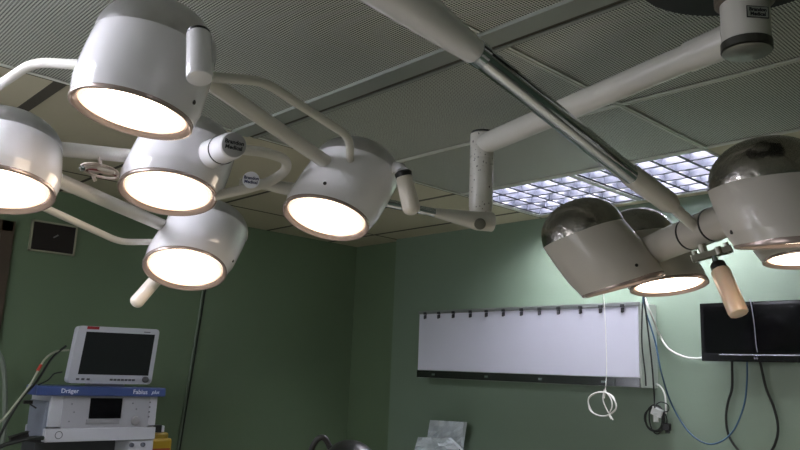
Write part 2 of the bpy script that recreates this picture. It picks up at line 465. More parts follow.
# ------------------------------------------------------------------ surgical lamp domes
R0 = .14
def dome(parent, c, a, bb, ang, c2, white, cap, L=1.5, away=None, screw=None, rimc=None, lens=True, capk=.85):
    """c, c2: picture centres of the aperture and of the body/cap joint; a, bb: half axes; ang: tilt of the long axis (deg, down to the right)"""
    depth = FOC * R0 / a
    C0 = W(*c, depth)
    v = (C0 - CAM).normalized()
    ir = (CR - v * CR.dot(v)).normalized(); iu = (CU - v * CU.dot(v)).normalized()
    g = math.radians(ang)
    down = (-ir * math.sin(g) - iu * math.cos(g)).normalized()      # perpendicular to the long axis
    cp = bb / a; sp = math.sqrt(1 - cp * cp)
    n = (-v * cp + down * sp).normalized()                          # aperture faces along n
    lat = ir * ((c2[0] - c[0]) * depth / FOC) - iu * ((c2[1] - c[1]) * depth / FOC)
    if away is None: away = math.sqrt(max(0, (L * R0) ** 2 - lat.length ** 2))
    else: away *= R0
    ax = lat + v * away
    C2 = C0 + ax; m = ax.normalized()
    prof = [(0, .97), (.02, .995), (.05, 1.0), (.22, 1.045), (.24, 1.05), (.45, 1.055), (.7, 1.045), (.9, 1.03), (1.0, 1.015)]
    data = []
    for t, r in prof:
        s = t * t * (3 - 2 * t)
        nn = (-n).lerp(m, .12 * t).normalized()
        data.append((C0 + ax * t, nn, R0 * r))
    b = NB(); rings(b, data, 64, cap0=False, cap1=False)
    housing = part('lamp_housing', b, white, parent, True)
    mc = (-n).lerp(m, .12).normalized()
    b = NB()
    cd = []
    for k in range(0, 15):
        th = k / 14 * PI / 2
        r = max(.002, math.cos(th) ** .86) if k < 14 else .002
        cd.append((C2 + mc * (R0 * capk * math.sin(th)), mc, R0 * 1.018 * r))
    cd = [(C2 - mc * .004, mc, R0 * 1.018)] + cd
    rings(b, cd, 64, cap0=False, cap1=True)
    cp_ = part('metal_cap', b, cap, housing, True, label='dented bare metal dome cap')
    # rim ring
    b = NB()
    rr = [(0.010, .985), (-.001, 1.005), (-.005, .995), (-.006, .965), (-.003, .92), (.003, .875), (.008, .865)]
    rings(b, [(C0 - n * h, n, R0 * r) for h, r in rr], 64, False, False)
    part('rim_ring', b, M_RIM, housing, True)
    b = NB()
    rings(b, [(C0 - n * .010, n, R0 * .87), (C0 - n * .005, n, R0 * .868), (C0 - n * .0045, n, R0 * .80), (C0 - n * .003, n, R0 * .6), (C0 - n * .002, n, R0 * .2)], 48, True, True, mis=[1, 1, 0, 0])
    part('lens', b, [M_LENS, M_LENS_E], housing, True, label='glowing warm white lens')
    sl = bpy.data.lights.new('lamp_beam', 'SPOT'); sl.energy = BEAM; sl.color = (1, .86, .70)
    sl.spot_size = math.radians(75); sl.spot_blend = .6; sl.shadow_soft_size = .08
    so_ = bpy.data.objects.new('lamp_beam', sl); COL.objects.link(so_)
    so_.location = C0 + n * .03 - BASE[parent.name]; so_.parent = parent
    so_.rotation_euler = (-n).to_track_quat('Z', 'Y').to_euler()
    if screw:
        t, phi = screw
        i0 = data[3]
        x = (ir - n * ir.dot(n)).normalized(); y = n.cross(x)
        p = i0[0] + (x * math.cos(math.radians(phi)) + y * math.sin(math.radians(phi))) * (R0 * 1.045)
        d = (x * math.cos(math.radians(phi)) + y * math.sin(math.radians(phi)))
        b = NB(); lathe(b, p - d * .004, d, [(0, .0055), (.0055, .0055), (.0065, .004)], 12)
        part('screw_hole', b, M_HOLE, housing, True)
    return housing, C0, C2, n, m

def badge(parent, c, n, r, up_hint, m_disc, m_ink, size, lines=('Brandon', 'Medical'), th=.003):
    n = n.normalized()
    up = (up_hint - n * up_hint.dot(n)).normalized(); right = up.cross(n)
    b = NB(); lathe(b, c, n, [(0, r), (th, r), (th + .001, r * .96)], 32)
    d = part('badge', b, m_disc, parent, True, label='round badge with two lines of dark lettering')
    o = c + n * (th + .0014)
    for k, ln in enumerate(lines):
        part('lettering', text_bm(ln, size, o + up * size * (.46 - .95 * k), right, up, .0004, size * .035), m_ink, d)
    return d

# ------------------------------------------------------------------ left-hand lamp head
pivot_left = W(485, 215, 2.60)
SL = root('surgical_light', pivot_left, 'white surgical light with five lit domes on a tubular frame, left of the vertical pipe', 'surgical light')
hA, *A = dome(SL, (132, 113.5), 60.5, 20.5, 15, (155, 48), M_WHITE, M_CAP, capk=.82, away=.45, screw=(.2, 30))
hB, *B = dome(SL, (-4, 190), 55, 23, 9, (3, 145), M_WHITE, M_CAP, capk=.62, away=.45)
hE, *E_ = dome(SL, (168, 193), 48, 22, 9, (187, 148), M_WHITE, M_CAP, capk=.65, away=.45, screw=(.2, 190))
hF, *F_ = dome(SL, (185, 269), 41, 21, 9, (207, 229), M_WHITE, M_CAP, capk=.65, away=.45, screw=(.2, 10))
hD, *D = dome(SL, (326, 218.5), 44.5, 20, 15, (357, 170), M_WHITE, M_CAP, capk=.66, away=.45, screw=(.2, 100))
def pathpart(name, parent, pix, r, m, rad=.04, label=None, seg=14, radii=None):
    pts = [W(*p) for p in pix]
    if radii is None: pts = round_path(pts, rad)
    b = NB(); tube(b, pts, r, seg, radii)
    return part(name, b, m, parent, True, label)
pathpart('frame_tube', SL, [(190, 68, 1.80), (263, 119, 2.04), (330, 165, 2.31)], .0215, M_ARM, label='thick frame tube')
pathpart('frame_tube', SL, [(200, 76, 1.72), (263, 81, 1.88), (350, 137, 2.22), (350, 164, 2.29)], .0125, M_ARM, .05)
pathpart('frame_tube', SL, [(84, 65, 1.72), (33, 62, 1.80), (-28, 104, 1.98), (-30, 150, 2.02)], .012, M_ARM, .06)
pathpart('frame_tube', SL, [(40, 147, 1.98), (140, 157, 2.25)], .0205, M_ARM, label='thick frame tube')
pathpart('frame_tube', SL, [(40, 172, 1.98), (185, 235, 2.68)], .0205, M_ARM, label='thick frame tube')
pathpart('frame_tube', SL, [(10, 192, 1.95), (120, 242, 2.40), (165, 242, 2.62)], .0105, M_ARM, .05)
# pivot cap of the middle dome with its round badge
pa, pb = W(206, 156.5, 2.18), W(234, 145, 2.00)
dd = (pb - pa).normalized()
b = NB(); rings(b, [(pa - dd * .06, dd, .044), (pa + dd * .130, dd, .0400)], 36)
hub = part('hub', b, M_WHITE, SL, True)
b = NB(); lathe(b, pa + dd * .129, dd, [(0, .0412), (.005, .0412)], 36)
part('seam_ring', b, M_BLACK, hub, True)
b = NB(); ln = (pb - pa).length
lathe(b, pa + dd * .134, dd, [(0, .0395), (ln - .148, .0375), (ln - .142, .036), (ln - .138, .033)], 36)
part('hub_cap', b, M_WHITE, hub, True)
badge(SL, pa + dd * (ln - .001), (dd * .55 - (pb - CAM).normalized() * .6), .0325, CU + CR * .18, M_BADGE, M_INK, .0150)
# bent yoke behind the middle dome
pathpart('yoke', SL, [(236, 149, 2.14), (264, 152, 2.20), (286, 159, 2.25), (287, 170, 2.28), (272, 181, 2.28), (250, 188, 2.24), (214, 196, 2.20)], .0150, M_ARM, .03)
badge(SL, W(251, 180, 2.17), -(W(251, 180, 2.17) - CAM).normalized() + CR * .1, .0245, CU - CR * .12 * -1, M_BADGE_W, M_INK_B, .0125, th=.004)
# spring arm back to the pipe
pathpart('spring_arm', SL, [(240, 183, 2.24), (262, 184, 2.27), (300, 191, 2.36), (372, 201, 2.44)], 0, M_ARM, radii=[.012, .016, .024, .026])
pathpart('chrome_rod', SL, [(366, 199, 2.43), (436, 213, 2.52)], .0145, M_CHROME, label='short chrome rod')
b = NB(); q = [W(434, 212.5, 2.518), W(437, 213, 2.523), W(478, 221, 2.60), W(492, 222, 2.615)]
tube(b, q, 0, 28, [.016, .0165, .033, .034])
arm_end = part('arm_cover', b, M_ARM, SL, True)
b = NB(); q = W(480, 224, 2.56); n_ = (CAM - q).normalized()
lathe(b, q, (n_ + Vector((0, 0, -.1))).normalized(), [(0, .020), (.006, .018), (.008, .012)], 20)
part('pivot_plug', b, mat('dark_olive_plug', (.14, .14, .11), .6), arm_end, True)
# sterile handles
def handle(parent, px, d0, d1, r, m, collar=True, cr=None, clen=.02, blunt=False, seg=28):
    a, z = W(px[0], px[1], d0), W(px[2], px[3], d1)
    d = (z - a).normalized(); L = (z - a).length
    b = NB()
    if blunt: pr = [(0, r * .9), (.004, r), (L - .006, r * 1.02), (L - .001, r * .95), (L, r * .85)]
    else: pr = [(0, r * .86), (.004, r * .92), (L * .5, r * .97)] + [(L - r * .8 + r * .8 * math.sin(t), r * max(.08, math.cos(t))) for t in (0, .4, .8, 1.1, 1.35, 1.5)]
    lathe(b, a, d, pr, seg)
    h = part('handle', b, m, parent, True, label='long plastic grip handle')
    if collar:
        b = NB(); lathe(b, a - d * clen, d, [(0, (cr or r) * .8), (clen * .3, (cr or r)), (clen, (cr or r) * .95)], seg)
        part('handle_collar', b, M_BLACK, h, True, label='black collar')
    return h
handle(hA, (199, 35, 199.5, 79), 1.575, 1.525, .0265, M_WHITE, True, .0245, .008, blunt=True)
handle(hD, (404, 177, 413, 215), 2.28, 2.26, .0275, M_HANDLE, True, .027, .018)
b = NB(); tube(b, [W(392, 167, 2.40), W(400, 169, 2.32), W(403, 173, 2.28)], .02, 16); part('handle_bracket', b, M_WHITE, hD, True)
handle(hF, (166, 268, 133, 306), 2.68, 2.62, .0245, M_HANDLE, False)

# ------------------------------------------------------------------ ceiling-mounted arm carrying both heads
colx = PZ(747, 54, CAMZ + .80)
CB = root('suspension_boom', Vector((colx.x, colx.y, CEIL)), 'cream horizontal ceiling arm with black rosette and a vertical pipe at its far end', 'ceiling arm')
r_c = .064
top = Vector((colx.x, colx.y, CEIL))
tw = Vector((-top.x, -top.y, 0)).normalized()
b = NB(); lathe(b, top + tw * .115, Vector((0, 0, -1)), [(0, .255), (.012, .255), (.030, .245), (.036, .12)], 48)
part('rosette', b, mat('matt_black', (.004, .004, .004), .7), CB, True, label='black disc against the ceiling')
b = NB(); lathe(b, Vector((colx.x, colx.y, CEIL - .036)), Vector((0, 0, -1)), [(0, .070), (.030, .070), (.034, .06)], 40)
part('flange', b, mat('dull_brown_metal', (.16, .13, .10), .5, .3), CB, True)
zb = colx.z
b = NB(); lathe(b, Vector((colx.x, colx.y, CEIL - .045)), Vector((0, 0, -1)), [(0, .057), (CEIL - .045 - zb - .028, .057)], 48)
column = part('column', b, M_ARM, CB, True)
b = NB(); lathe(b, Vector((colx.x, colx.y, zb + .028)), Vector((0, 0, -1)), [(0, .0595), (.020, .0595), (.0205, .057)], 48)
part('band', b, mat('dark_clamp_band', (.07, .07, .06), .35, .5), column, True, label='dark clamp band')
b = NB(); lathe(b, Vector((colx.x, colx.y, zb + .004)), Vector((0, 0, -1)), [(0, .057), (.003, .053)], 48)
part('end_plate', b, mat('brushed_plate', (.30, .31, .28), .42, .7), column, True)
# rating label on the column
ln_ = (CAM - colx); ln_.z = 0; ln_.normalize()
rt = Vector((0, 0, 1)).cross(ln_)
nd = (ln_ + rt * -(-.55)).normalized(); rr_ = Vector((0, 0, 1)).cross(nd)
lc = Vector((colx.x, colx.y, CEIL - .118)) + nd * .0572
b = NB(); obox(b, lc, rr_, Vector((0, 0, 1)), nd, .027, .015, .001)
lb = part('name_plate', b, M_INK, column)
b = NB(); obox(b, lc + nd * .0006, rr_, Vector((0, 0, 1)), nd, .025, .013, .001)
pl = part('plate_face', b, mat('plate_grey', (.36, .38, .34), .5), lb)
for wd, dz in (('Brandon', .0055), ('Medical', -.0060)):
    part('lettering', text_bm(wd, .0125, lc + nd * .0018 + Vector((0, 0, dz)), rr_, Vector((0, 0, 1)), .0003, .0005), M_INK, lb)
# horizontal arm
za = CAMZ + .855
p0 = Vector((colx.x, colx.y, za)); p1 = PZ(482, 145, za)
ad = (p1 - p0).normalized()
b = NB(); rings(b, [(p0 + ad * .04, ad, .043), (p0 + ad * .17, ad, .0405)], 32)
sock = part('arm_socket', b, M_ARM, CB, True)
b = NB(); rings(b, [(p0 + ad * .165, ad, .037), (p0 + ad * .6, ad, .038), (p1, ad, .039)], 32)
part('horizontal_arm', b, M_ARM, CB, True)
b = NB()
zt = PZ(482, 133, za).z + .055
zl = CAMZ + .52
q = ray(482, 220); zz = q.z / math.hypot(q.x, q.y) * math.hypot(p1.x, p1.y) + CAMZ
lathe(b, Vector((p1.x, p1.y, za + .045)), Vector((0, 0, -1)), [(0, .036), (.005, .044), (.10, .044), (.101, .0425), (.104, .0425), (.105, .044), (za + .045 - zz - .05, .044), (za + .045 - zz - .005, .036), (za + .045 - zz + .02, .034), (za + .045 - zz + .03, .02)], 40)
M_PIPE = M_ARM.copy(); M_PIPE.name = 'chipped_cream_enamel'
nt = M_PIPE.node_tree; pb_ = nt.nodes['Principled BSDF']; tcn = [n for n in nt.nodes if n.type == 'TEX_COORD'][0]
old = pb_.inputs['Base Color'].links[0].from_socket
vn = nt.nodes.new('ShaderNodeTexNoise'); vn.inputs['Scale'].default_value = 95; vn.inputs['Detail'].default_value = 1
nt.links.new(tcn.outputs['Object'], vn.inputs['Vector'])
gt = nt.nodes.new('ShaderNodeMath'); gt.operation = 'GREATER_THAN'; gt.inputs[1].default_value = .69
nt.links.new(vn.outputs['Fac'], gt.inputs[0])
mxn = nt.nodes.new('ShaderNodeMix'); mxn.data_type = 'RGBA'
nt.links.new(gt.outputs[0], mxn.inputs['Factor']); nt.links.new(old, mxn.inputs['A']); mxn.inputs['B'].default_value = (.06, .055, .045, 1)
nt.links.new(mxn.outputs['Result'], pb_.inputs['Base Color'])
pipe = part('vertical_pipe', b, M_PIPE, CB, True)
b = NB(); lathe(b, Vector((p1.x, p1.y, za + .052)), Vector((0, 0, -1)), [(0, .02), (.002, .041), (.008, .041)], 32)
part('pipe_cap', b, M_BLACK, pipe, True)
# ------------------------------------------------------------------ right-hand lamp head
SR = root('surgical_light', W(700, 225, 2.25), 'grey surgical light with dented metal domes hanging from a chrome rod, above the television', 'surgical light')
hJ, *J = dome(SR, (623, 285.5), 42, 1.6, -17.5, (584, 233), M_GREY, M_CAP_D, away=.05, screw=(.2, 60))
hK, *K = dome(SR, (669, 286), 38, 9, -9, (638, 240), M_GREY, M_CAP_D, away=.1, screw=(.2, 170))
hL, *Lm = dome(SR, (797, 243), 58, 2.5, -5, (770, 181), M_GREY, M_CAP_D, away=.45, screw=(.2, 150))
hM, *Mm = dome(SR, (807, 259), 41, 9, -7, (784, 212), M_GREY, M_CAP_D, away=.1)
# upper white arm, chrome rod, lower sleeve
pathpart('upper_arm', SR, [(300, -78, 1.28), (380, -19, 1.44), (440, 26, 1.58), (467, 46, 1.64), (474, 51, 1.66)], 0, M_WHITE, radii=[.056, .052, .039, .0315, .0295], seg=36, label='white tapered arm')
pathpart('chrome_rod', SR, [(473, 50, 1.655), (481, 56, 1.68)], .0305, M_CHROME, label='chrome collar', seg=32)
pathpart('chrome_rod', SR, [(480, 55.5, 1.675), (634, 178, 2.08)], .0275, M_CHROME, seg=32, label='long polished chrome rod')
pathpart('sleeve', SR, [(628, 172.5, 2.065), (632, 176, 2.075), (668, 202, 2.16), (673, 206, 2.17)], 0, M_ARM, radii=[.029, .0315, .0310, .023], seg=28)
pathpart('sleeve', SR, [(668, 202, 2.165), (702, 233, 2.24)], .0165, M_ARM, seg=20)
# hub barrel between the domes
ha, hb = W(648, 251, 2.52), W(762, 205, 2.02)
hd = (hb - ha).normalized(); HL = (hb - ha).length
b = NB(); rings(b, [(ha, hd, .050), (hb, hd, .050)], 36)
barrel = part('hub_barrel', b, M_GREY, SR, True)
for px in (690, 713):
    t = 0; best = 9
    for i in range(200):
        p = ha + hd * (HL * i / 199); s = p - CAM
        xx = 400 + FOC * s.dot(CR) / s.dot(CF)
        if abs(xx - px) < best: best = abs(xx - px); t = HL * i / 199
    b = NB(); rings(b, [(ha + hd * (t - .003), hd, .052), (ha + hd * (t + .003), hd, .052)], 36)
    part('black_ring', b, M_BLACK, barrel, True)
pathpart('dome_arm', SR, [(640, 262, 2.60), (648, 251, 2.52), (610, 240, 2.52)], .03, M_GREY, .02)
pathpart('dome_arm', SR, [(762, 205, 2.02), (790, 205, 2.2), (790, 215, 2.60)], .03, M_GREY, .02)
# clamp bracket and handle below the hub
bc = W(712, 254, 2.20)
bx = (W(731, 249, 2.18) - W(694, 259, 2.22)).normalized(); bz = Vector((0, 0, 1)); bz = (bz - bx * bz.dot(bx)).normalized(); by = bz.cross(bx)
b = NB(); obox(b, bc, bx, by, bz, .055, .02, .006, .003)
for s in (-1, 1): rod(b, bc + bx * (.045 * s) - bz * .012, bc + bx * (.045 * s) + bz * .022, .007, seg=12)
rod(b, bc + bx * .02 - by * .02 - bz * .01, bc + bx * .02 - by * .02 + bz * .012, .009, seg=12)
rod(b, bc - bx * .02 + bz * .006, bc - bx * .02 + bz * .035, .012, seg=12)
clamp = part('clamp_bracket', b, mat('worn_steel', (.34, .33, .27), .35, .9, noise=.3, scale=30), SR)
b = NB(); rod(b, W(714, 255, 2.20), W(717, 266, 2.20), .009, seg=14)
part('handle_stem', b, M_CHROME, SR, True)
handle(SR, (720, 270, 739, 314), 2.19, 2.10, .0275, M_PEACH, True, .023, .024, blunt=True, seg=10)

# ------------------------------------------------------------------ X-ray film viewer on the right wall
M_OPAL = mat('opal_panel', (.60, .62, .70), .30, noise=.02, scale=2)
M_VFR = mat('viewer_frame_steel', (.26, .28, .27), .3, .6)
YV = YR + .175
def pv(x, y): return PY(x, y, YV)
tl, tr, bl, br = pv(419.5, 314), pv(637, 306.5), pv(418, 369), pv(640, 378.5)
x1, x0 = (tl.x + bl.x) / 2, (tr.x + br.x) / 2
zt_, zb_ = (tl.z + tr.z) / 2, (bl.z + br.z) / 2
XV = root('film_viewer', Vector(((x0 + x1) / 2, YR + .055, zb_ - .06)), 'long white X-ray film viewer box mounted on the pale green wall', 'light box')
b = NB(); box(b, (x0 - .012, YR, zb_ - .052), (x1 + .008, YV - .006, zt_ + .02), .004)
part('case', b, mat('pale_case', (.38, .43, .37), .4), XV)
b = NB(); box(b, (x0, YV - .006, zb_), (x1, YV, zt_), .001)
part('viewing_panel', b, M_OPAL, XV, label='pale lilac viewing panel, switched off')
b = NB(); box(b, (x0 - .012, YV - .006, zt_), (x1 + .008, YV + .006, zt_ + .022), .002)
rail = part('clip_rail', b, M_VFR, XV)
b = NB(); box(b, (x0 - .004, YV - .006, zb_ - .05), (x1 + .004, YV + .004, zb_ - .003), .001)
strip = part('control_strip', b, mat('glossy_dark_strip', (.012, .016, .012), .15), XV, label='glossy dark control strip')
clipx = [426, 439.5, 454, 471, 487, 504, 522, 540, 559, 581, 601, 623]
for cx in clipx:
    c = pv(cx, 310); X = c.x
    b = NB()
    box(b, (X - .011, YV - .001, zt_ - .004), (X + .011, YV + .013, zt_ + .012), .002)
    rod(b, Vector((X, YV + .012, zt_ - .010)), Vector((X, YV + .012, zt_ - .034)), .0062, seg=10)
    box(b, (X - .008, YV, zt_ - .03), (X + .008, YV + .008, zt_ - .006), .001)
    part('film_clip', b, mat('dark_clip_metal', (.05, .05, .055), .35, .5), XV)
for px in (434, 487, 541, 604):
    X = PY(px, 375, YV).x
    b = NB(); box(b, (X - .014, YV + .003, zb_ - .034), (X + .014, YV + .008, zb_ - .022), .001)
    part('switch', b, M_CHROME, strip)

# ------------------------------------------------------------------ television
YT = YR + .10
a0, a1 = PY(699, 303.5, YT), PY(702, 361, YT)
tvx1 = (a0.x + a1.x) / 2; tvz1 = a0.z; tvz0 = a1.z; tvx0 = tvx1 - .56
TV = root('television', Vector(((tvx0 + tvx1) / 2, YR, tvz0)), 'small black flat screen television mounted on the wall above hanging cables', 'television')
b = NB(); box(b, (tvx0, YT - .03, tvz0), (tvx1, YT, tvz1), .004)
part('bezel', b, M_GLOSS, TV)
b = NB(); box(b, (tvx0 + .06, YT - .055, tvz0 + .03), (tvx1 - .06, YT - .03, tvz1 - .04), .008)
part('back_cover', b, M_BLACK, TV)
b = NB(); box(b, ((tvx0 + tvx1) / 2 - .1, YR, tvz0 + .08), ((tvx0 + tvx1) / 2 + .1, YT - .055, tvz1 - .08), .004)
part('wall_mount', b, M_BLACK, TV)
b = NB(); box(b, (tvx0 + .018, YT, tvz0 + .040), (tvx1 - .018, YT + .0012, tvz1 - .016))
so_m = mat('switched_off_screen', (.002, .002, .0025), .08); so_m.node_tree.nodes['Principled BSDF'].inputs['Specular IOR Level'].default_value = .15
part('screen', b, so_m, TV)
b = NB(); box(b, (tvx0 + .02, YT, tvz0 + .031), (tvx1 - .09, YT + .002, tvz0 + .035))
part('silver_strip', b, mat('silver_line', (.6, .6, .66), .25, .8), TV)
tb = text_bm('LG', .016, Vector((PY(756, 357, YT).x, YT + .001, tvz0 + .018)), Vector((-1, 0, 0)), Vector((0, 0, 1)), .0004)
part('logo', tb, mat('logo_grey', (.35, .35, .38), .4), TV)
def cable(name, pts, r, m, label, cat='cable', group=None, n=8, seg=8):
    b = NB(); tube(b, smooth_path(pts, n), r, seg)
    return single(name, b, m, label, cat, group, True)
M_CW = mat('white_cable', (.72, .74, .68), .45)
M_CK = mat('black_cable', (.012, .016, .014), .45)
M_CB = mat('blue_cable', (.03, .085, .15), .4)
YC = YR + .022
cable('television_lead', [PY(749.5, 301, YR + .07), PY(750.5, 301, YT + .006), PY(754, 322, YT + .008), PY(756, 343, YT + .008), PY(757.5, 352, YT + .006)], .0022, mat('grey_lead', (.20, .20, .23), .4), 'thin grey lead draped over the front of the television')
cable('black_cable', [PY(732, 355, YR + .05), PY(732, 366, YR + .03), PY(732, 388, YR + .03), PY(728, 402, YR + .03), PY(726, 418, YR + .03), PY(729, 436, YR + .03), PY(740, 452, YR + .03), PY(755, 462, YR + .03)], .0062, M_CK, 'black cable looping down from the left part of the television')
cable('black_cable', [PY(759, 358, YR + .05), PY(761, 366, YR + .03), PY(766, 388, YR + .03), PY(774, 408, YR + .03), PY(778, 428, YR + .03), PY(775, 444, YR + .03), PY(768, 456, YR + .03)], .0062, M_CK, 'black cable curving down from the middle of the television, rightmost of the hanging cables')
cable('blue_cable', [PY(643, 296, YV + .012), PY(646, 312, YV + .012), PY(655, 341, YV + .012), PY(662, 375, YV + .012), PY(672, 405, YC), PY(688, 431, YC), PY(706, 443.5, YC), PY(722, 441, YR + .05), PY(735, 428, YR + .055), PY(744, 405, YR + .06), PY(747, 380, YR + .06), PY(747, 357, YR + .06)], .0042, M_CB, 'long blue cable sagging in a loop between film viewer and television')
cable('white_cable', [PY(645, 298, YV + .012), PY(652, 316, YV + .012), PY(659, 334, YC), PY(668, 348, YC), PY(682, 356, YC), PY(695, 358.5, YC), PY(706, 357, YR + .03)], .0052, M_CW, 'white cable curving from the film viewer\'s right end to the television')
cable('black_cable', [PY(643, 295, YV + .012), PY(642, 318, YV + .012), PY(642, 345, YV + .012), PY(645, 372, YV + .012), PY(646, 386, YV + .012)], .004, M_CK, 'short black cable running down behind the film viewer\'s right edge')
cable('white_cable', [PY(653, 383.5, YC), PY(660, 386, YC), PY(665, 396, YC), PY(666, 414, YC)], .0045, M_CW, 'short white cable end beside the coiled black power lead')
# coiled black power lead with plug
PWR = root('power_lead', PY(655, 432, YC), 'coiled black power lead with plug hanging on the wall below the film viewer', 'power lead')
b = NB()
tube(b, smooth_path([PY(644, 297, YV + .022), PY(648, 330, YV + .022), PY(652, 365, YV + .022), PY(654, 392, YV + .016), PY(655, 410, YC + .008)], 6), .0042, 8)
part('cord', b, M_CK, PWR, True)
cc = PY(655.5, 419, YC + .012)
X_, Z_ = Vector((-1, 0, 0)), Vector((0, 0, 1))
b = NB()
pts = []
for k in range(120):
    t = k / 24 * 2 * PI; s = k / 120
    pts.append(cc + X_ * ((.050 + .012 * math.sin(s * 9)) * math.cos(t) + .006 * math.sin(s * 14)) + Z_ * ((.066 + .010 * math.cos(s * 11)) * math.sin(t)) + Vector((0, .004 * math.sin(s * 20) + .008 * s, 0)))
pts.append(cc + X_ * .05 - Z_ * .03)
tube(b, pts, .0036, 8)
part('coil', b, M_CK, PWR, True)
b = NB(); tube(b, smooth_path([PY(655, 405, YC + .01), PY(661, 402, YC + .012), PY(668, 405, YC + .012), PY(668, 411, YC + .012), PY(661, 412, YC + .012)], 6), .003, 8)
part('loose_loop', b, M_CK, PWR, True)
b = NB(); c = PY(657, 412, YC + .028); obox(b, c, (X_ * .93 - Z_ * .35).normalized(), Vector((0, 1, 0)), (Z_ * .93 + X_ * .35).normalized(), .024, .006, .017, .005)
obox(b, PY(656, 417, YC + .03), X_, Vector((0, 1, 0)), Z_, .008, .005, .022, .004)
part('tie_label', b, mat('white_plastic_tie', (.66, .70, .68), .4), PWR, label='white plastic wrap')
b = NB(); c = PY(667, 427, YC + .016); obox(b, c, X_, Vector((0, 1, 0)), Z_, .013, .010, .014, .004)
for s in (-1, 0, 1): obox(b, c + X_ * (.008 * s) - Z_ * .024 + X_ * .002, X_, Vector((0, 1, 0)), Z_, .0022, .003, .008)
part('plug', b, M_BLACK, PWR)

# thin white cord in front of the film viewer, ending in a ring
CD = root('hanging_cord', Vector(PY(605, 400, YV + .05)), 'thin white cord before the film viewer, wound into a ring at its end', 'cord')
YH = YV + .05
tp = PY(598, 215, YH); tp.z = CEIL
b = NB(); pts = smooth_path([tp, PY(601, 262, YH), PY(604, 300, YH), PY(606, 340, YH), PY(606.5, 372, YH), PY(605, 394, YH)], 8)
tube(b, pts, .0022, 8); part('string', b, M_CW, CD, True)
b = NB()
cc = PY(602, 404, YH); pts = []
for k in range(61):
    t = PI / 2 + k / 30 * 2 * PI
    pts.append(cc + X_ * (.084 * math.cos(t)) + Z_ * (.062 * math.sin(t)) + Vector((0, .004 * math.sin(t * .5) + .003 * (k > 30), 0)) + X_ * (.004 * math.sin(k)))
tube(b, pts, .0036, 8); part('ring', b, M_CW, CD, True)
b = NB()
for k, (pp) in enumerate(([(604, 392), (603, 400), (607, 410), (613, 420)], [(606, 392), (611, 399), (612, 407), (609, 414), (611, 419)])):
    tube(b, smooth_path([PY(x, y, YH + .006 + .003 * k) for x, y in pp], 6), .0032, 8)
rod(b, PY(605, 390, YH), PY(603.5, 398, YH), .008, seg=10)
part('tail', b, M_CW, CD, True)

# ------------------------------------------------------------------ left wall: framed panel, conduit
M_PF = mat('pale_frame', (.32, .32, .23), .5)
XW = XL
q = [PX(34, 219.5, XW - .02), PX(79.5, 226.5, XW - .02), PX(73, 256, XW - .02), PX(27, 250, XW - .02)]
y1 = (q[0].y + q[3].y) / 2; y0 = (q[1].y + q[2].y) / 2; z1 = (q[0].z + q[1].z) / 2; z0 = (q[2].z + q[3].z) / 2
PN = root('wall_panel', Vector((XW, (y0 + y1) / 2, z0)), 'dark framed panel hanging on the green wall under the leftmost dome', 'panel')
b = NB(); fw = .010
for (a, c) in (((y0, z0), (y1, z0 + fw)), ((y0, z1 - fw), (y1, z1)), ((y0, z0), (y0 + fw, z1)), ((y1 - fw, z0), (y1, z1))):
    box(b, (XW - .024, a[0], a[1]), (XW, c[0], c[1]))
part('frame', b, M_PF, PN)
b = NB(); box(b, (XW - .016, y0 + fw, z0 + fw), (XW - .002, y1 - fw, z1 - fw))
part('face', b, mat('dark_brown_face', (.016, .012, .012), .3), PN)
b = NB(); obox(b, Vector((XW - .017, (y0 + y1) / 2 - .012, (z0 + z1) / 2 + .012)), Vector((0, -.8, .6)), Vector((1, 0, 0)), Vector((0, .6, .8)), .016, .001, .004)
part('small_mark', b, mat('mark_grey', (.2, .2, .2), .5), PN)
c0, c1 = PX(203, 291, XW - .008), PX(177, 452, XW - .008)
dv = (c0 - c1); up_ = c0 + dv * ((CEIL - c0.z) / dv.z); dn_ = c0 + dv * ((0.0 - c0.z) / dv.z)
b = NB(); rod(b, dn_, up_, .0075, seg=12)
single('conduit', b, mat('conduit_grey', (.17, .22, .17), .4), 'thin grey vertical conduit running up the dark green wall', 'pipe', smooth=True)
for k in (-1,):
    b = NB(); rod(b, dn_ + Vector((.001, -.018, 0)), up_ + Vector((.001, -.018, -.002)), .004, seg=8)
    single('cable', b, M_CK, 'thin dark cable running up the wall beside the conduit', 'cable', smooth=True)

# ------------------------------------------------------------------ anaesthesia machine
XM_ = 3.90
def pm(x, y): return PX(x, y, XM_)
M_MB = mat('machine_white', (.50, .52, .56), .35, noise=.02)
M_MP = mat('machine_panel_grey', (.36, .37, .40), .4)
M_MBLUE = mat('machine_blue', (.045, .075, .21), .35)
ya, yb = pm(51.5, 397).y, pm(158, 397).y
zs = pm(50, 397).z; zbt = pm(42, 445).z
AM = root('anaesthesia_machine', Vector((XM_ + .2, (ya + yb) / 2, 0)), 'white anaesthesia machine with a blue top shelf standing at the left wall', 'medical machine')
sy0, sy1 = pm(164, 388).y, pm(35, 385).y
szt = (pm(35, 384.5).z + pm(164, 388.5).z) / 2; szb = szt - .047
b = NB(); box(b, (XM_ - .03, sy0, szb), (XM_ + .13, sy1, szt), .008)
shelf = part('top_shelf', b, M_MBLUE, AM, label='blue top shelf')
U, Rr = Vector((0, 0, 1)), Vector((0, -1, 0))
b = NB(); box(b, (XM_ + .13, yb + .01, szb), (XM_ + .30, ya - .01, szt - .004), .003); part('rear_top', b, mat('rear_dark', (.06, .065, .08), .4), AM)
tb = text_bm('Dräger', .030, Vector((XM_ - .0305, pm(68, 389.5).y, (szb + szt) / 2)), Rr, U, .0006, .0003)
part('lettering', tb, mat('print_white', (.75, .77, .85), .4), shelf)
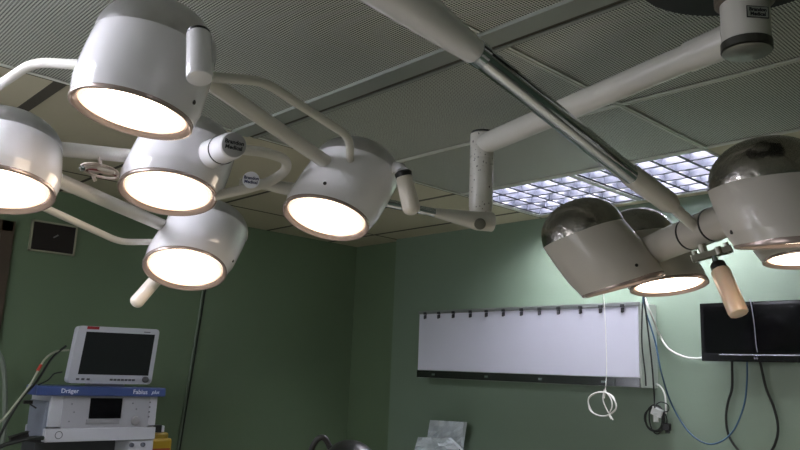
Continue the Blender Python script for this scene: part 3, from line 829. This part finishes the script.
tb = text_bm('Fabius', .032, Vector((XM_ - .0305, pm(138, 391).y, (szb + szt) / 2)), Rr, U, .0006, .0002)
part('lettering', tb, MATS['print_white'], shelf)
tb = (text_bm('plus', .026, Vector((XM_ - .0305, pm(153, 391).y, (szb + szt) / 2)), Rr, U, .0006, 0, .3))
part('lettering', tb, MATS['print_white'], shelf)
ms = pm(45, 428).z    # seam between the control unit and the drawer
b = NB(); box(b, (XM_, yb, ms + .003), (XM_ + .29, ya, szb), .006)
body = part('control_unit', b, M_MB, AM)
def my(x): return PX(x, 410, XM_).y
def mz(y, x=100): return PX(x, y, XM_).z
b = NB(); box(b, (XM_ - .004, my(149), mz(428.5)), (XM_ + .002, my(62), mz(396.5)), .002)
panel = part('control_panel', b, M_MP, AM)
b = NB(); box(b, (XM_ - .008, my(121), mz(418.5)), (XM_ - .001, my(89), mz(398)), .002)
scr = part('display', b, M_GLOSS, panel, label='dark display')
b = NB(); box(b, (XM_ - .009, my(120), mz(424)), (XM_ - .001, my(87), mz(419)), .001)
part('key_row', b, mat('key_grey', (.26, .265, .28), .4), panel)
b = NB()
c = Vector((XM_ - .002, my(136), mz(421))); lathe(b, c, Vector((-1, 0, 0)), [(0, .024), (.014, .022), (.018, .016)], 28)
part('rotary_knob', b, mat('knob_grey', (.30, .30, .31), .3), panel, True)
for (x, y) in ((149, 402), (149, 407), (149, 412), (149, 417)):
    b = NB(); c = Vector((XM_ - .001, my(x), mz(y))); lathe(b, c, Vector((-1, 0, 0)), [(0, .0055), (.004, .005)], 12); part('button', b, mat('button_grey', (.18, .18, .2), .4), AM)
for (x, y) in ((71, 404), (74, 412), (70, 421), (132, 403), (136, 409)):
    b = NB(); c = Vector((XM_ - .004, my(x), mz(y))); lathe(b, c, Vector((-1, 0, 0)), [(0, .004), (.003, .0035)], 10); part('button', b, MATS['button_grey'], panel)
b = NB(); box(b, (XM_ - .012, yb, zbt + .012), (XM_ + .29, ya + .012, ms - .003), .005)
dr = part('drawer', b, M_MB, AM)
b = NB(); c = Vector((XM_ - .0125, my(61), (zbt + ms) / 2 + .006))
data = []
for k in range(33):
    t = k / 32 * 2 * PI; data.append(c + Vector((0, .017 * math.cos(t), .017 * math.sin(t))))
tube(b, data, .0018, 6, caps=False); part('lock_ring', b, mat('lock_dark', (.1, .1, .12), .4), dr)
# lower body down to castors
b = NB(); box(b, (XM_ + .01, yb + .01, .62), (XM_ + .38, ya - .01, zbt + .010), .005)
lo = NB(); box(lo, (XM_ + .03, yb - .02, .12), (XM_ + .40, ya + .02, .64), .01)
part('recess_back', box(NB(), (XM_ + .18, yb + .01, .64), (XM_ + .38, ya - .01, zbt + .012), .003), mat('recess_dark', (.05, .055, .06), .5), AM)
part('base_cabinet', lo, M_MB, AM); b.free()
b = NB(); box(b, (XM_ + .0, yb + .0, zbt - .30), (XM_ + .19, yb + .13, zbt + .010), .004)
vp_ = part('gas_panel', b, M_MB, AM)
for x in (135, 146):
    b = NB(); c = Vector((XM_ - .001, my(x), mz(446))); lathe(b, c, Vector((-1, 0, 0)), [(0, .012), (.012, .011), (.015, .008)], 16); part('knob', b, mat('knob_slate', (.10, .11, .14), .35), vp_, True)
for yy in (yb + .06, ya - .06):
    for xx in (XM_ + .07, XM_ + .35):
        b = NB(); rod(b, Vector((xx, yy - .02, .06)), Vector((xx, yy + .02, .06)), .06, seg=20); box(b, (xx - .02, yy - .025, .06), (xx + .02, yy + .025, .13)); part('castor', b, M_BLACK, AM)
# side fittings on the machine's left
b = NB(); box(b, (XM_ + .02, ya, zbt + .02), (XM_ + .26, ya + .014, szb - .03), .004)
sp_ = part('side_rail', b, mat('side_slate', (.22, .25, .30), .4), AM)
b = NB()
rod(b, PX(30, 404, XM_ + .02), PX(36, 408, XM_ - .02), .004, seg=8); obox(b, PX(28, 402, XM_ + .02), Vector((0, 1, 0)), Vector((1, 0, 0)), U, .02, .01, .008, .003)
part('lever', b, M_BLACK, AM)
b = NB(); obox(b, PX(19, 437, XM_ - .0), Vector((0, .95, -.3)).normalized(), Vector((1, 0, 0)), Vector((0, .3, .95)).normalized(), .04, .02, .014, .006)
rod(b, PX(18, 438, XM_ + .0), PX(43, 441, XM_ + .05), .012, seg=12)
part('hose_connector', b, M_BLACK, AM)

# monitor on the shelf
MO = root('patient_monitor', Vector((XM_ + .12, (pm(68, 385).y + pm(150, 385).y) / 2, szt)), 'white patient monitor with a dark screen standing on the blue shelf', 'monitor')
XF = XM_ + .05
def mq(x, y, X=XF): return PX(x, y, X)
bl_, br_ = mq(67, 383), mq(151, 384.5)
tl_, tr_ = mq(79, 325.5, XF - .0), mq(160, 329.5, XF - .0)
cenm = (bl_ + br_ + tl_ + tr_) / 4
rgt = ((br_ - bl_) + (tr_ - tl_)).normalized(); upm = ((tl_ - bl_) + (tr_ - br_)).normalized()
nrm = rgt.cross(upm).normalized()     # towards the camera
if nrm.x > 0: nrm = -nrm
def onm(u, v, off=0):
    """u, v in 0..1 over the front quad"""
    p = bl_ * (1 - u) * (1 - v) + br_ * u * (1 - v) + tl_ * (1 - u) * v + tr_ * u * v
    return p + nrm * off
def rquad(u0, v0, u1, v1, off, rad=0, n=5):
    out = []
    for (u, v, su, sv) in ((u0, v0, 1, 1), (u1, v0, -1, 1), (u1, v1, -1, -1), (u0, v1, 1, -1)):
        if not rad: out.append(onm(u, v, off)); continue
        cu_, cv = u + su * rad, v + sv * rad * 1.4
        st = {(1, 1): PI, (-1, 1): 1.5 * PI, (-1, -1): 0, (1, -1): .5 * PI}[(su, sv)]
        for k in range(n + 1):
            t = st + k / n * PI / 2; out.append(onm(cu_ + rad * math.cos(t), cv + rad * 1.4 * math.sin(t), off))
    return out
shift = Vector((0, 0, max(0, szt + .004 - min(p.z for p in (bl_, br_)))))
bl_ = bl_ + shift; br_ = br_ + shift
b = NB(); slab_from_quad(b, rquad(0, 0, 1, 1, 0, .05), nrm, .05)
part('casing', b, M_MB, MO)
b = NB(); slab_from_quad(b, rquad(.12, .06, .88, .9, -.05, .03), nrm, .05); part('rear_housing', b, M_MP, MO)
b = NB(); slab_from_quad(b, rquad(.10, .155, .945, .90, .0015), nrm, .003)
part('screen', b, mat('grey_black_glass', (.016, .018, .019), .2), MO, label='dark glossy screen')
b = NB(); slab_from_quad(b, rquad(.10, .945, .24, .995, .003), nrm, .01); part('alarm_light', b, mat('alarm_red', (.30, .015, .02), .4), MO, label='dark red alarm light')
mat('key_dark', (.08, .08, .09), .4)
for u in [.48 + k * .045 for k in range(7)] + [.09 + k * .06 for k in range(3)]:
    b = NB(); slab_from_quad(b, rquad(u, .055, u + .035, .088, .002), nrm, .003); part('key', b, MATS['key_dark'], MO)
b = NB(); lathe(b, onm(.915, .085), nrm, [(0, .017), (.012, .0155), (.015, .011)], 24); part('dial', b, mat('dial_dark', (.10, .10, .11), .3), MO, True)
b = NB(); slab_from_quad(b, rquad(.80, .93, .88, .945, .002), nrm, .003); part('maker_mark', b, MATS['key_dark'], MO)
b = NB(); fc = (onm(.5, 0, -.06)); box(b, (fc.x - .03, fc.y - .09, szt), (fc.x + .05, fc.y + .09, fc.z + .03), .004); part('foot', b, M_MP, MO)

# hoses and leads left of the machine
cable('grey_hose', [PX(-8, 470, 4.4), PX(3, 440, 4.4), PX(5, 400, 4.4), PX(3, 365, 4.4), PX(-6, 345, 4.4)], .013, mat('hose_grey_green', (.20, .24, .20), .5), 'grey corrugated hose hanging at the far left edge', 'hose')
cable('monitor_lead', [PX(69, 350, XM_ + .09), PX(56, 351.5, XM_ + .07), PX(46, 358, XM_), PX(40, 367, XM_ - .03), PX(30, 385, XM_ - .06), PX(17, 402, XM_ - .08), PX(4, 418, XM_ - .08), PX(-8, 428, XM_ - .08)], .005, mat('lead_beige', (.34, .36, .27), .5), 'beige lead sloping from the monitor down to the left edge')
cable('monitor_lead', [PX(66, 346, XM_ + .09), PX(52, 358, XM_ + .06), PX(37, 381, XM_ - .02), PX(22, 398, XM_ - .04), PX(8, 420, XM_ - .04), PX(-2, 440, XM_ - .04), PX(-6, 452, XM_ - .04)], .006, M_CK, 'black lead hanging behind the beige one, left of the machine')
cable('breathing_hose', [PX(43, 438, XM_ - .03), PX(32, 438, XM_ - .06), PX(15, 442, XM_ - .08), PX(0, 447, XM_ - .08), PX(-20, 460, XM_ - .08)], .010, M_CK, 'thick black hose plugged into the machine\'s lower left side', 'hose')
cable('thin_lead', [PX(62, 372, XM_ + .07), PX(54, 374, XM_ + .05), PX(48, 380, XM_ + .02), PX(38, 385, XM_ + .01)], .0035, M_CK, 'short black lead lying behind the monitor\'s lower left corner')
b = NB(); rod(b, PX(41, 365, XM_ - .027), PX(37.5, 371, XM_ - .037), .0075, seg=10)
single('red_connector', b, mat('red_plastic', (.45, .04, .02), .4), 'small red connector on the lead beside the monitor', 'connector', smooth=True)

# yellow box beside the machine
YX = 4.1
o = PX(161, 448, YX)
YBX = root('yellow_box', Vector((YX + .08, o.y, 0)), 'yellow waste container with a dark lid standing just right of the white machine', 'container')
wz = PX(161, 433, YX).z
b = NB(); yl, yr = PX(150, 445, YX).y, PX(172, 445, YX).y
rings_ = [(yl + .02, yr + .01)]
box(b, (YX, yr, .75), (YX + .16, yl + .03, wz - .03), .015)
part('body', b, mat('yellow_plastic', (.55, .36, .02), .4), YBX)
b = NB(); box(b, (YX + .01, yr + .02, wz - .032), (YX + .15, yl + .02, wz), .01); part('lid', b, mat('yellow_plastic_lid', (.42, .29, .03), .4), YBX)
b = NB(); box(b, (YX - .001, yr + .012, PX(160, 449, YX).z - .03), (YX + .002, yl, PX(160, 449, YX).z + .003)); part('warning_band', b, mat('warning_red', (.4, .07, .03), .5), YBX, label='red printed band')
b = NB(); box(b, (YX + .0, yr - .01, .0), (YX + .17, yl + .03, .75), .01); part('pedestal', b, M_MP, YBX)
b = NB(); obox(b, Vector((YX + .05, (yl + yr) / 2 + .03, wz + .022)), Vector((0, -1, 0)), Vector((1, 0, 0)), U, .035, .03, .020, .005)
bk = root('black_clip_box', Vector((YX + .05, (yl + yr) / 2 + .03, wz)), 'small black box with a white end resting on the yellow container', 'box')
part('body', b, M_BLACK, bk)
b = NB(); obox(b, Vector((YX + .05, (yl + yr) / 2 - .014, wz + .020)), Vector((0, -1, 0)), Vector((1, 0, 0)), U, .008, .028, .018, .004); part('white_end', b, M_BADGE_W, bk)

# ------------------------------------------------------------------ tangle of leads stowed under the ceiling, seen between the domes
TD = 2.14
TA = root('lead_bundle', W(100, 172, TD), 'pale bundle of coiled leads hooked over the frame tubes between the left domes', 'cable bundle')
M_LP = mat('lead_pinkish', (.62, .52, .46), .4); M_LR = mat('lead_red', (.25, .05, .04), .4)
for k in range(5):
    b = NB(); pts = []
    for i in range(33):
        t = i / 32 * 2 * PI
        x = 100 + (19 - k * 1.2) * math.cos(t) + .8 * k; y = 172.5 + (6.5 - 1.1 * k) * math.sin(t) + .22 * (x - 100) + (k - 2) * .9
        pts.append(W(x, y, TD + .03 * math.sin(t) + .008 * k))
    tube(b, pts, .0030, 8, caps=False)
    part('coil', b, M_LR if k == 3 else M_LP, TA, True, 'dark red lead' if k == 3 else None)
b = NB(); rings(b, [(W(98, 168, TD - .02), CR, .006), (W(103, 169, TD - .02), CR, .009), (W(110, 171, TD - .02), CR, .009), (W(115, 173, TD - .02), CR, .005)], 12); part('connector_block', b, mat('block_cream', (.66, .60, .52), .4), TA, True)
b = NB(); rod(b, W(93, 176, TD - .02), W(95.5, 181, TD - .02), .005, seg=10); part('clip', b, M_LP, TA)
b = NB(); lathe(b, W(82, 168.5, TD - .02), -ray(82, 168), [(0, .009), (.008, .008), (.010, .004)], 14); part('bright_tip', b, M_CHROME, TA, True)
b = NB(); tube(b, smooth_path([W(100, 168, TD), W(99, 160, TD - .025), W(100, 150, TD - .015), W(101, 151, TD + .02), W(101, 168, TD + .02)], 5), .003, 8); part('hook_loop', b, M_LP, TA, True)

# ------------------------------------------------------------------ things along the bottom edge
# folded packs in clear film on a wall shelf
ZP = CAMZ - .56
cpk = PY(445, 440, YR + .22)
SH = root('wall_shelf', Vector((cpk.x + .1, YR, CAMZ - .62)), 'narrow steel wall shelf under the film viewer, mostly below the picture', 'shelf')
zsh = PY(440, 458, YR + .16).z
b = NB(); box(b, (cpk.x - .1, YR, zsh - .02), (cpk.x + .5, YR + .40, zsh), .003); part('board', b, M_FRAME, SH)
for xx in (cpk.x - .02, cpk.x + .42):
    b = NB(); box(b, (xx - .01, YR, zsh - .16), (xx + .01, YR + .03, zsh - .02)); box(b, (xx - .01, YR, zsh - .035), (xx + .01, YR + .3, zsh - .02)); part('bracket', b, M_FRAME, SH)
M_FILM = mat('milky_film', (.52, .58, .60), .18, noise=.2, scale=18, bump=.8, bscale=22, coat=.3)
def crumple(px, Y, th, seed):
    rnd = random.Random(seed)
    n = 7; b = NB(); grid = []
    for i in range(n + 1):
        row = []
        for j in range(n + 1):
            u, v = i / n, j / n
            x = (px[0][0] * (1 - u) + px[1][0] * u) * (1 - v) + (px[3][0] * (1 - u) + px[2][0] * u) * v
            y = (px[0][1] * (1 - u) + px[1][1] * u) * (1 - v) + (px[3][1] * (1 - u) + px[2][1] * u) * v
            row.append(b.verts.new(PY(x, y, Y + rnd.uniform(-th, th) * .5)))
        grid.append(row)
    for i in range(n):
        for j in range(n): b.faces.new((grid[i][j], grid[i + 1][j], grid[i + 1][j + 1], grid[i][j + 1]))
    r = bmesh.ops.extrude_face_region(b, geom=b.faces[:])
    bmesh.ops.translate(b, verts=[v for v in r['geom'] if isinstance(v, bmesh.types.BMVert)], vec=Vector((0, -.03, 0)))
    return b
o = single('plastic_pack', crumple([(424, 457), (459, 457), (464, 422), (430, 420)], YR + .10, .03, 1), M_FILM, 'milky plastic pack leaning at the back, upper of the two at the bottom edge', 'pack', smooth=False)
o = single('plastic_pack', crumple([(412, 458), (468, 457), (448, 438), (418, 437)], YR + .22, .03, 2), M_FILM, 'crumpled milky plastic pack in front, lower of the two at the bottom edge', 'pack', smooth=False)
# dark chair back loops low at the corner
DX = 2.4
def pd(x, y, d=3.3): return W(x, y, d)
b = NB(); tube(b, smooth_path([pd(309, 475), pd(311, 452), pd(317, 440), pd(324, 438), pd(330, 448), pd(336, 470), pd(338, 500)], 8), .013, 14)
CH = root('dark_stool', pd(335, 640) * 1.0, 'black rounded stool with a tube loop, at the bottom edge left of the packs', 'stool')
CH.location.z = 0; BASE[CH.name] = CH.location.copy()
part('back_loop', b, M_BLACK, CH, True)
cs = pd(350, 470)
b = NB(); bmesh.ops.create_uvsphere(b, u_segments=28, v_segments=16, radius=1, matrix=Matrix.Translation(pd(349, 469)) @ Matrix.Diagonal((.13, .13, .125, 1)))
part('headrest', b, mat('black_vinyl', (.012, .014, .013), .35, bump=.2, bscale=12), CH, True)
b = NB(); bs = CH.location
pc = pd(346, 480)
rod(b, Vector((pc.x, pc.y, pc.z)), Vector((pc.x, pc.y, .08)), .025, seg=16); part('post', b, M_CHROME, CH, True)
b = NB(); rod(b, Vector((pc.x, pc.y, .62)), Vector((pc.x, pc.y, .70)), .2, seg=32, bev=.02); part('seat', b, MATS['black_vinyl'], CH, True)
b = NB(); rod(b, Vector((pc.x, pc.y, 0)), Vector((pc.x, pc.y, .08)), .22, .05, seg=32); part('base', b, M_BLACK, CH, True)
